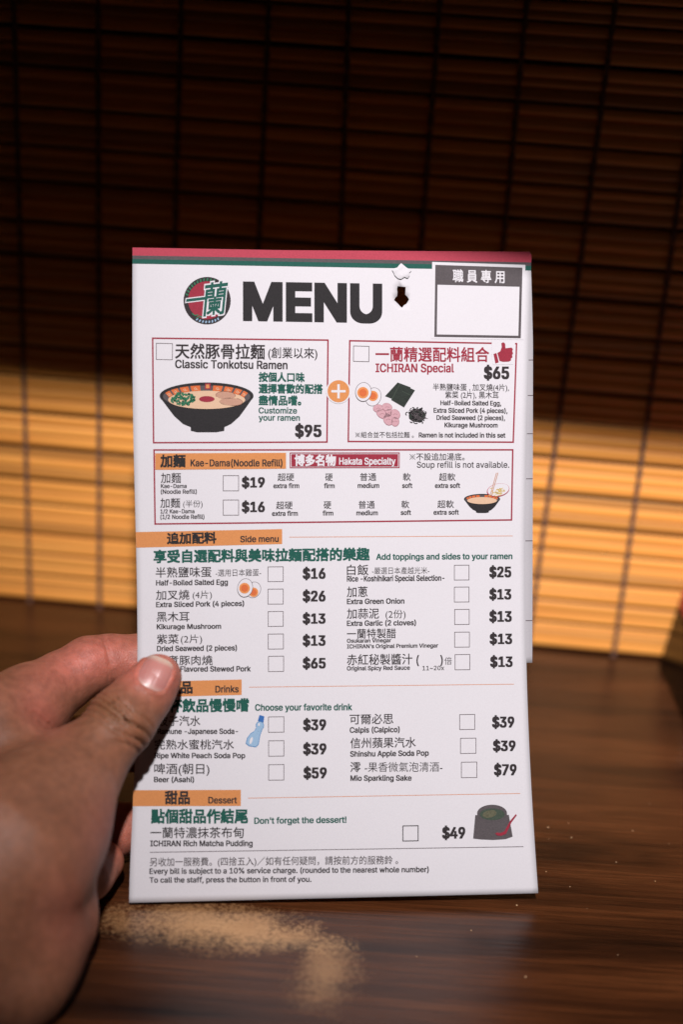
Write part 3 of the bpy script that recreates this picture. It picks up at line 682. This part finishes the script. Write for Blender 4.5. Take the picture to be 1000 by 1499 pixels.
bi = [(c_[0]+(371-c_[0])*.11, c_[1]+(1081-c_[1])*.09) for c_ in bt]
poly('bottle_picture', bt, 'blueline', 0, maxe=None); poly('bottle_picture', ell(380.3, 1062.2, 6.2, 6.6, 20), 'blueline', 0, maxe=None)
poly('bottle_picture', bi, 'blue', 1, maxe=None); poly('bottle_picture', ell(380.3, 1062.2, 5.3, 5.7, 20), 'blue', 1, maxe=None); poly('bottle_picture', [(375.5, 1064), (383.5, 1066), (382, 1071), (374.5, 1070)], 'blue', 2, maxe=None)
poly('bottle_picture', [(379.8, 1046.5), (386.8, 1048.5), (385.6, 1057.5), (377.2, 1055)], 'bluecap', 2, maxe=None); poly('bottle_picture', ell(378.8, 1060.5, 1.5, 2.2, 10), 'white', 3, maxe=None)
poly('bottle_picture', ell(367.5, 1084, 2.0, 5.4, 12, .3), 'white', 2, maxe=None)
H2 = lambda p: [(480+x*.31, 1120+y*.31) for x, y in p]
poly('pudding_picture', H2([(697, 236), (706, 236), (712, 228), (770, 215), (846, 228), (848, 236), (856, 234), (874, 338), (840, 350), (780, 354), (720, 351), (687, 347)]), 'grey', 0)
poly('pudding_picture', ell(720.7, 1190.5, 22, 12.6, 30), 'grey', 1); poly('pudding_picture', ell(720.9, 1192, 18.5, 8.6, 26), 'norilight', 2); poly('pudding_picture', ell(717, 1191.4, 10.5, 5.4, 20, -.2), 'olive', 3)
poly('pudding_picture', H2([(790, 322), (800, 318), (815, 320), (834, 312), (846, 290), (862, 262), (888, 231), (893, 236), (868, 270), (854, 300), (842, 324), (820, 333), (800, 332)]), 'red', 4, maxe=None)
strokes('rule_line', [[(218.8+i*(766.8-218.8)/40, 1247.7-i*8.3/40) for i in range(41)]], 1.0, 'greyline')
T('footnote', '另收加一服務費。(四捨五入)／如有任何疑問，請按前方的服務鈴 。', 218.8, 583, 1256, 1268.2, 'grey', 'm', sl=-.0085)
T('footnote', 'Every bill is subject to a 10% service charge. (rounded to the nearest whole number)', 218.4, 628, 1271.4, 1279.3, 'dark', 's', sl=-.0067)
T('footnote', 'To call the staff, press the button in front of you.', 218.4, 455.9, 1284.3, 1292, 'dark', 's', sl=-.005)

# torn paper flap at the top of the hole
bm = bmesh.new(); fx = []
outl = np.array(notch); cN = outl.mean(0); V = []; F = []
rings = [1.02, .72, .4, 0]
for ri, k_ in enumerate(rings[:-1]):
    for i, p in enumerate(outl):
        q_ = cN+(p-cN)*k_; V.append((q_[0], q_[1], (.0005, .0007, .0005)[ri]+rng.uniform(0, (.0001, .0004, .0004)[ri])))
V.append((cN[0], cN[1], .0007)); n = len(outl)
for r_i in range(2):
    for i in range(n): j = (i+1) % n; F.append((r_i*n+i, r_i*n+j, (r_i+1)*n+j, (r_i+1)*n+i))
for i in range(n): F.append((2*n+i, 2*n+(i+1) % n, 3*n))
V = np.array(V); S = surf(V[:, 0], V[:, 1], V[:, 2]); bm.free()
put(mesh_obj('torn_flap', S, F, M['paper'], None, True), menu)

# ---------------------------------------------------------------- back sheets peeking out on the right and at the top
def back_leaf(name, xr_top, xr_bot, y0l, y0r, y1, off0, off1, xl_in=40, ticks=()):
    V, F = [], []; ny, nx = 60, 12
    for j in range(ny+1):
        f = j/ny
        for i in range(nx+1):
            g = i/nx; x = (193+xl_in)*(1-g)+(xr_top+(xr_bot-xr_top)*min(1, f*4.5)**.7)*g
            yt = y0l*(1-g)+y0r*g; V.append((x, yt+(y1-yt)*f, off0+(off1-off0)*f*f))
    V = np.array(V)
    xl, xr, dy = rule(V[:, 1]); a = (V[:, 0]-xl)/(xr-xl)
    S = surf(V[:, 0], V[:, 1], V[:, 2])
    for j in range(ny):
        for i in range(nx):
            s = j*(nx+1)+i
            c_ = V[[s, s+nx+2]].mean(0)
            F.append((s, s+1, s+nx+2, s+nx+1))
    c_ = np.array([V[list(f)].mean(0) for f in F]); hx = np.array(hole); 
    F = [f for f, q_ in zip(F, c_) if not (575 < q_[0] < 600 and 415 < q_[1] < 455)]
    F = [f for f in F if not (abs(V[list(f)].mean(0)[0]-587) < 34 and 408 < V[list(f)].mean(0)[1] < 462)]
    o = mesh_obj(name, S, F, M['back_paper'], None, True)
    if np.dot(np.array(o.data.polygons[0].normal), CAM-S[0]) < 0: o.data.flip_normals()
    md = o.modifiers.new('thickness', 'SOLIDIFY'); md.thickness = .00018; md.offset = -1
    put(o, menu)
    # red head band and the ends of the ruled lines
    xs = np.linspace(240, xr_top, 16); V2 = []
    for k_ in range(2):
        for x in xs: V2.append((x, y0l+(y0r-y0l)*(x-233)/(xr_top-233)+k_*11.5))
    V2 = np.array(V2); S2 = surf(V2[:, 0], V2[:, 1], off0+.00006)
    o2 = mesh_obj('stripe', S2, [(i, i+1, 17+i, 16+i) for i in range(15)], M['rose']); o2.parent = o
    for y in ticks:
        V3 = np.array([(766, y+.1), (xr_bot-.1, y), (xr_bot-.1, y+1.1), (766, y+1.2)]); f = (y-y0r)/(y1-y0r)
        S3 = surf(V3[:, 0], V3[:, 1], off0+(off1-off0)*f*f+.00008)
        o3 = mesh_obj('rule_line', S3, [(0, 1, 2, 3)], M['greyline']); o3.parent = o
    return o
bpy.data.objects.remove(back)
back_leaf('back_sheet', 777.2, 781.4, 364.5, 368, 970.5, -.0006, -.0016, ticks=(526, 578, 634, 700, 791, 908))
back_leaf('back_sheet', 776.0, 778.6, 366.5, 371, 966, -.0012, -.0030)

# ---------------------------------------------------------------- the hand: one continuous surface grown from a distance field
def smin(a, b, k):
    h = np.maximum(k-np.abs(a-b), 0)/k
    return np.minimum(a, b)-h*h*k*.25
def seg(P, A, B, ra, rb):
    ba = B-A; pa = P-A
    h = np.clip((pa@ba)/(ba@ba), 0, 1)
    return np.linalg.norm(pa-h[..., None]*ba, axis=-1)-(ra+(rb-ra)*h)
MM = .001
def J(x, y, d, r): h_ = HS-.022*min(1, max(0, (y-1130)/170)); return (at(x, y, d*h_-SHIFT*min(1, max(.25, (1180-y)/100))), r*MM*h_)
chains = {
 'thumb': [J(231, 992, .4555, 7.3), J(214, 1013, .4545, 8.3), J(194, 1036, .452, 9.0), J(175, 1058, .448, 10.3), J(152, 1088, .443, 9.4), J(118, 1122, .434, 11.8)],
 'index': [J(-20, 1068, .450, 15), J(45, 1030, .462, 12.5), J(88, 1000, .470, 9.6), J(130, 974, .4745, 8.9), J(162, 969, .4775, 8.5), J(205, 967, .4795, 8.1), J(262, 972, .4815, 7.2)],
 'middle': [J(-20, 1140, .462, 14), J(60, 1105, .478, 11), J(120, 1090, .485, 9.2), J(170, 1090, .487, 8.6), J(235, 1100, .485, 7.5)],
 'ring': [J(-10, 1240, .455, 14), J(60, 1235, .468, 10), J(110, 1226, .470, 9.2), J(160, 1216, .4705, 8.8), J(225, 1205, .4735, 7.4)],
 'little': [J(-10, 1310, .445, 13), J(50, 1300, .452, 10), J(98, 1290, .4515, 8.8), J(128, 1280, .4525, 7.8), J(150, 1262, .458, 6.8)],
}
palm = [  # thenar mass, back of the hand, heel
 (J(112, 1130, .432, 12.6), J(66, 1188, .420, 17.2)), (J(66, 1188, .420, 17.2), J(10, 1250, .412, 24)), (J(10, 1250, .412, 24), J(-120, 1330, .405, 27)),
 (J(66, 1232, .428, 14.8), J(20, 1300, .425, 20)),
 (J(-20, 1068, .450, 15), J(-10, 1240, .440, 20)), (J(20, 1108, .446, 10), J(95, 1140, .438, 10)),
 (J(78, 1350, .428, 12.4), J(10, 1400, .412, 19)), (J(10, 1400, .412, 19), J(-120, 1400, .40, 27)), (J(60, 1290, .440, 12), J(30, 1380, .425, 14)),
 (J(-120, 1360, .403, 30), J(-420, 1480, .385, 29)),
]
def chain_sdf(P, js, k=.003):
    d = None
    for (A, ra), (B, rb) in zip(js[:-1], js[1:]):
        e = seg(P, A, B, ra, rb); d = e if d is None else smin(d, e, k)
    return d
def groove(P, c, n, r, w, depth):
    """a skin crease: short ring-shaped dip in the plane through c with normal n, within r of c"""
    q = P-c; a = q@n; rad = np.linalg.norm(q, axis=-1)
    return depth*np.exp(-(a/w)**2)*np.clip(1.4-rad/r, 0, 1)
TH = {k: [p for p, r in v] for k, v in chains.items()}
t_ax = (TH['thumb'][0]-TH['thumb'][3]); t_ax /= np.linalg.norm(t_ax)
i_ax = (TH['index'][5]-TH['index'][2]); i_ax /= np.linalg.norm(i_ax)
def dorsal(x, y, d): return at(x, y, d)
cre = []
for x, y, r, wd, dp, tilt in ((163, 1036, 10, .5, .50, .10), (169, 1030, 9, .45, .42, .16), (156, 1043, 11, .6, .6, .0), (150, 1051, 10, .45, .38, -.05), (176, 1024, 8, .4, .32, .2), (145, 1060, 9, .4, .28, -.1),
                              (214, 1068, 8, .55, .55, -.35), (206, 1082, 8, .5, .45, -.5), (196, 1094, 8, .5, .35, -.6), (221, 1054, 7, .45, .3, -.2)):
    n_ = t_ax+tilt*R_; n_ /= np.linalg.norm(n_); cre.append((at(x, y, .440*HS-SHIFT), n_, r*MM, wd*MM, dp*MM))
for x, y, r, wd, dp, tilt in ((161, 975, 12, .6, .55, -.05), (166, 978, 10, .5, .35, .05), (157, 985, 10, .5, .3, -.2)):
    n_ = i_ax+tilt*U_; n_ /= np.linalg.norm(n_); cre.append((at(x, y, .469*HS-SHIFT), n_, r*MM, wd*MM, dp*MM))
for x, y, ang, r, wd, dp in ((62, 1058, -55, 9, 1.0, .9), (45, 1042, -48, 9, .9, .6), (80, 1072, -60, 7, .8, .6)):
    a_ = math.radians(ang); n_ = math.cos(a_+math.pi/2)*R_+math.sin(a_+math.pi/2)*U_; cre.append((at(x, y, .448*HS-SHIFT), n_, r*MM, wd*MM, dp*MM))
def hand_sdf(P):
    pm = None
    for (A, ra), (B, rb) in palm:
        e = seg(P, A, B, ra, rb); pm = e if pm is None else smin(pm, e, .009)
    fs = {k: chain_sdf(P, v) for k, v in chains.items()}
    out = None
    for k_, kk in (('thumb', .0065), ('index', .004), ('middle', .006), ('ring', .006), ('little', .006)):
        e = smin(pm, fs[k_], kk); out = e if out is None else smin(out, e, .0012)
    # volar bulge of the thumb pad and knuckle of the index
    for i_, (c, n_, r, w_, dp) in enumerate(cre): out = out+groove(P, c, n_, r, w_, dp*(2.1 if i_ < 10 else .75))
    return out
def surface_nets(f, lo, hi, h):
    nx, ny, nz = [int(math.ceil((hi[i]-lo[i])/h))+1 for i in range(3)]
    ax_ = [lo[i]+h*np.arange(n) for i, n in enumerate((nx, ny, nz))]
    G = np.ones((nx, ny, nz), np.float32); BS = 12; half = h*BS*.5*1.74+.003
    cs_ = [np.arange(0, n, BS) for n in (nx, ny, nz)]
    C = np.stack(np.meshgrid(*[lo[i]+h*(cs_[i]+BS/2) for i in range(3)], indexing='ij'), -1); D = f(C)
    for i, j, k in np.argwhere(np.abs(D) >= half):
        if D[i, j, k] < 0: G[i*BS:(i+1)*BS, j*BS:(j+1)*BS, k*BS:(k+1)*BS] = -1
    for i in range(len(cs_[0])):
        jk = np.argwhere(np.abs(D[i]) < half)
        if not len(jk): continue
        sl_ = [(slice(i*BS, (i+1)*BS), slice(j*BS, (j+1)*BS), slice(k*BS, (k+1)*BS)) for j, k in jk]
        pts = [np.stack(np.meshgrid(ax_[0][a_], ax_[1][b_], ax_[2][c_], indexing='ij'), -1) for a_, b_, c_ in sl_]
        vals = f(np.concatenate([p.reshape(-1, 3) for p in pts])); o_ = 0
        for s_, p in zip(sl_, pts):
            n_ = p[..., 0].size; G[s_] = vals[o_:o_+n_].reshape(p.shape[:3]); o_ += n_
    s = G < 0
    cs = [s[i:nx-1+i, j:ny-1+j, k:nz-1+k] for i in (0, 1) for j in (0, 1) for k in (0, 1)]
    tot = sum(c.astype(np.int8) for c in cs); act = (tot > 0) & (tot < 8)
    idx = -np.ones(act.shape, int); idx[act] = np.arange(act.sum())
    c = np.argwhere(act); V = np.array(lo)+h*(c+.5)
    F = []
    for ax in range(3):
        a = np.moveaxis(s, ax, 0); e = a[:-1] != a[1:]; e = np.moveaxis(e, 0, ax)
        o1, o2 = [(1, 2), (2, 0), (0, 1)][ax]
        q = np.argwhere(e); q = q[(q[:, o1] > 0) & (q[:, o2] > 0)]
        q = q[(q[:, o1] < act.shape[o1]) & (q[:, o2] < act.shape[o2]) & (q[:, ax] < act.shape[ax])]
        d1 = np.zeros(3, int); d1[o1] = 1; d2 = np.zeros(3, int); d2[o2] = 1
        ids = [idx[tuple((q-o).T)] for o in (0*d1, d1, d1+d2, d2)]
        fl = s[tuple(q.T)]
        Q_ = np.stack(ids, 1); Q_[~fl] = Q_[~fl][:, ::-1]; F.append(Q_)
    return V, np.concatenate(F)
def grad(f, P, e=.0002):
    g = np.stack([f(P+np.eye(3)[i]*e)-f(P-np.eye(3)[i]*e) for i in range(3)], -1)
    return g/(np.linalg.norm(g, axis=-1, keepdims=True)+1e-12)
allp = np.array([p for v in chains.values() for p, r in v]+[p for a, b_ in palm for p, r in (a, b_)])
lo = allp.min(0)-.032; hi = allp.max(0)+.032; lo[0] = max(lo[0], -.19)
V, F = surface_nets(hand_sdf, lo, hi, .00062)
for _ in range(4):
    d = hand_sdf(V); V = V-grad(hand_sdf, V)*np.clip(d, -.0008, .0008)[:, None]
NRM = grad(hand_sdf, V)

# thumb nail: a curved plate lying on the thumb's back, found by walking onto the skin
nail_q = np.array([(196, 997), (237, 1019), (258, 975), (214, 957)], float)      # base left, base right, tip right, tip left
def nail_uv(x, y):                                                            # inverse bilinear by a few Newton steps
    u = np.full(np.shape(x), .5); v = u.copy()
    a, b_, c, d = nail_q
    for _ in range(6):
        px = (1-u)*(1-v)*a[0]+u*(1-v)*b_[0]+u*v*c[0]+(1-u)*v*d[0]-x; py = (1-u)*(1-v)*a[1]+u*(1-v)*b_[1]+u*v*c[1]+(1-u)*v*d[1]-y
        xu = (1-v)*(b_[0]-a[0])+v*(c[0]-d[0]); xv = (1-u)*(d[0]-a[0])+u*(c[0]-b_[0])
        yu = (1-v)*(b_[1]-a[1])+v*(c[1]-d[1]); yv = (1-u)*(d[1]-a[1])+u*(c[1]-b_[1])
        det = xu*yv-xv*yu; u = u-(px*yv-py*xv)/det; v = v-(py*xu-px*yu)/det; u = np.clip(u, -2, 3); v = np.clip(v, -2, 3)
    return u, v
def nail_in(u, v):                # signed: <0 inside the rounded nail outline
    U_c = (u-.5)*2; V_c = (v-.5)*2
    return (np.abs(U_c)**3.2+np.abs(V_c)**3.2)**(1/3.2)-1
x_, y_, z_ = proj(V)
front_side = np.sum(NRM*(CAM-V), -1) > 0
near = (x_ > 165) & (x_ < 280) & (y_ > 935) & (y_ < 1045) & front_side & (z_ < .466*HS)
un, vn = nail_uv(x_[near], y_[near]); sd = nail_in(un, vn)
disp = -.00055*np.clip(-sd/.12, 0, 1)*np.clip(-sd*6, 0, 1)+.0004*np.exp(-((sd-.14)/.12)**2)*(vn < .85)
V[near] += NRM[near]*disp[:, None]
V[:, 2] = np.maximum(V[:, 2], .0004)              # rests on the table, not in it

def skin_material():
    m, nt, b = new_mat('skin'); L = nt.links
    g = N(nt, 'ShaderNodeNewGeometry')
    n1 = N(nt, 'ShaderNodeTexNoise', Scale=60, Detail=4, Roughness=.6); n2 = N(nt, 'ShaderNodeTexNoise', Scale=420, Detail=3)
    vo = N(nt, 'ShaderNodeTexVoronoi', Scale=1150); vo.feature = 'DISTANCE_TO_EDGE'
    for n in (n1, n2, vo): L.new(g.outputs['Position'], n.inputs['Vector'])
    at_ = N(nt, 'ShaderNodeAttribute'); at_.attribute_name = 'blush'
    r = ramp(nt, [(.3, (.175, .069, .035)), (.55, (.225, .090, .048)), (.75, (.27, .113, .065))]); L.new(n1.outputs[0], r.inputs[0])
    c = mix(nt, at_.outputs['Fac'], r.outputs[0], (.50, .14, .105, 1))
    kn = N(nt, 'ShaderNodeAttribute'); kn.attribute_name = 'knuckle'; c = mix(nt, kn.outputs['Fac'], c, (.145, .060, .024, 1))
    r2 = ramp(nt, [(.35, (.84,)*3), (.65, (1.08,)*3)]); L.new(n2.outputs[0], r2.inputs[0])
    L.new(mix(nt, 1.0, c, r2.outputs[0], 'MULTIPLY'), b.inputs['Base Color'])
    b.inputs['Roughness'].default_value = .52; b.inputs['Specular IOR Level'].default_value = .32
    b.inputs['Subsurface Weight'].default_value = .5; b.inputs['Subsurface Radius'].default_value = (1.0, .35, .2); b.inputs['Subsurface Scale'].default_value = .0025
    ad = N(nt, 'ShaderNodeMath', operation='MULTIPLY_ADD'); L.new(vo.outputs['Distance'], ad.inputs[0]); ad.inputs[1].default_value = 1.2; L.new(n2.outputs[0], ad.inputs[2])
    bp = N(nt, 'ShaderNodeBump', Strength=.55, Distance=.0003); L.new(ad.outputs[0], bp.inputs['Height']); L.new(bp.outputs[0], b.inputs['Normal'])
    return m
hand = thing('hand', tuple(on_table(60, 1440)), 'left hand pinching the lower left edge of the menu between thumb and fingers', 'hand')
ho = mesh_obj('skin', V, F, skin_material(), None, True)
x_, y_, z_ = proj(V)
bl = np.zeros(len(V))
def blob(x, y, rx, ry, rot=0):
    c, s = math.cos(rot), math.sin(rot); dx_, dy_ = x_-x, y_-y
    return np.exp(-(((dx_*c+dy_*s)/rx)**2+((-dx_*s+dy_*c)/ry)**2))
bl = .75*blob(130, 965, 90, 40, -.3)+.8*blob(240, 985, 30, 40)+.45*blob(60, 1045, 40, 26, .7)+.45*blob(200, 990, 22, 22)+.5*blob(180, 1220, 50, 60)+.3*blob(110, 1340, 60, 70)
bl = np.clip(bl, 0, 1)
at_ = ho.data.attributes.new('blush', 'FLOAT', 'POINT'); at_.data.foreach_set('value', bl.astype(np.float32))
kb = np.clip(.75*blob(165, 1042, 34, 20, .62)+.5*blob(212, 1075, 12, 22, .2), 0, .8)
at_ = ho.data.attributes.new('knuckle', 'FLOAT', 'POINT'); at_.data.foreach_set('value', kb.astype(np.float32))
# make sure the surface faces outwards
p0 = ho.data.polygons[0]
if np.dot(np.array(p0.normal), NRM[p0.vertices[0]]) < 0: ho.data.flip_normals()
put(ho, hand)

# nail plate
def onto(x, y):
    d = np.full(len(x), .42)
    for _ in range(60):
        s_ = hand_sdf(at(x, y, d)); d = d+s_*.8
    return at(x, y, d)
uu, vv = [], []; nr = 16; ns_ = 48; rad = []
for i in range(nr+1):
    for j in range(ns_):
        t_ = 2*math.pi*j/ns_; r = i/nr; cx_, sx_ = math.cos(t_), math.sin(t_)
        k_ = 1/(abs(cx_)**3.2+abs(sx_)**3.2)**(1/3.2); uu.append(.5+.5*r*k_*cx_); vv.append(.5+.5*r*k_*sx_); rad.append(r)
uu, vv, rad = map(np.array, (uu, vv, rad)); a, b_, c, d = nail_q
vv = vv+.05*(vv > .5)*(vv-.5)*2
nxp = ((1-uu)*(1-vv))[:, None]*a+(uu*(1-vv))[:, None]*b_+(uu*vv)[:, None]*c+((1-uu)*vv)[:, None]*d
S = onto(nxp[:, 0], nxp[:, 1]); g_ = grad(hand_sdf, S)
lift = -.0001+.00028*(1-rad**4)+.0003*np.clip(vv-.8, 0, 1)*4
# fine lengthwise ridges
S = S+g_*(lift+.000035*np.sin(uu*64+2*np.sin(uu*17))*np.clip((1-rad)*5, 0, 1))[:, None]
Fn = [(i*ns_+j, i*ns_+(j+1) % ns_, (i+1)*ns_+(j+1) % ns_, (i+1)*ns_+j) for i in range(nr) for j in range(ns_)]
def nail_mat():
    m, nt, b = new_mat('nail'); L = nt.links
    a1 = N(nt, 'ShaderNodeAttribute'); a1.attribute_name = 'along'
    r = ramp(nt, [(0, (.42, .24, .20)), (.10, (.42, .23, .195)), (.22, (.38, .155, .135)), (.86, (.40, .165, .14)), (.93, (.44, .27, .22)), (1, (.47, .33, .26))]); L.new(a1.outputs['Fac'], r.inputs[0])
    L.new(r.outputs[0], b.inputs['Base Color']); b.inputs['Roughness'].default_value = .38; b.inputs['Subsurface Weight'].default_value = .3
    b.inputs['Subsurface Radius'].default_value = (1, .4, .3); b.inputs['Subsurface Scale'].default_value = .001
    return m
no = mesh_obj('nail', S, Fn, nail_mat(), None, True)
na_ = no.data.attributes.new('along', 'FLOAT', 'POINT'); na_.data.foreach_set('value', vv.astype(np.float32))
if np.dot(np.array(no.data.polygons[ns_*8].normal), CAM-S[ns_*8]) < 0: no.data.flip_normals()
put(no, hand)
# crumbs on the table
V, F = [], []
for px, py in ((697, 1259), (803, 1211), (804, 1228), (837, 1226), (952, 1176), (800, 1276), (903, 1262), (757, 1325), (927, 1216), (860, 1330), (960, 1290), (833, 1205), (690, 1362), (610, 1400), (770, 1430), (905, 1398), (980, 1235), (835, 1298)):
    p = on_table(px, py, .0003); r = rng.uniform(.00012, .0003); s = len(V)
    for d in ((1, 0, 0), (-1, 0, 0), (0, 1, 0), (0, -1, 0), (0, 0, .8), (0, 0, -.6)): V.append(p+np.array(d)*r*rng.uniform(.7, 1.5))
    F += [(s+a, s+b_, s+c_) for a, b_, c_ in ((0, 2, 4), (2, 1, 4), (1, 3, 4), (3, 0, 4), (2, 0, 5), (1, 2, 5), (3, 1, 5), (0, 3, 5))]
m, nt, b = new_mat('crumb'); b.inputs['Base Color'].default_value = (.5, .33, .18, 1)
tag(mesh_obj('crumbs', V, F, m), 'tiny pale crumbs scattered on the dark table beside the menu', 'crumbs', kind='stuff')
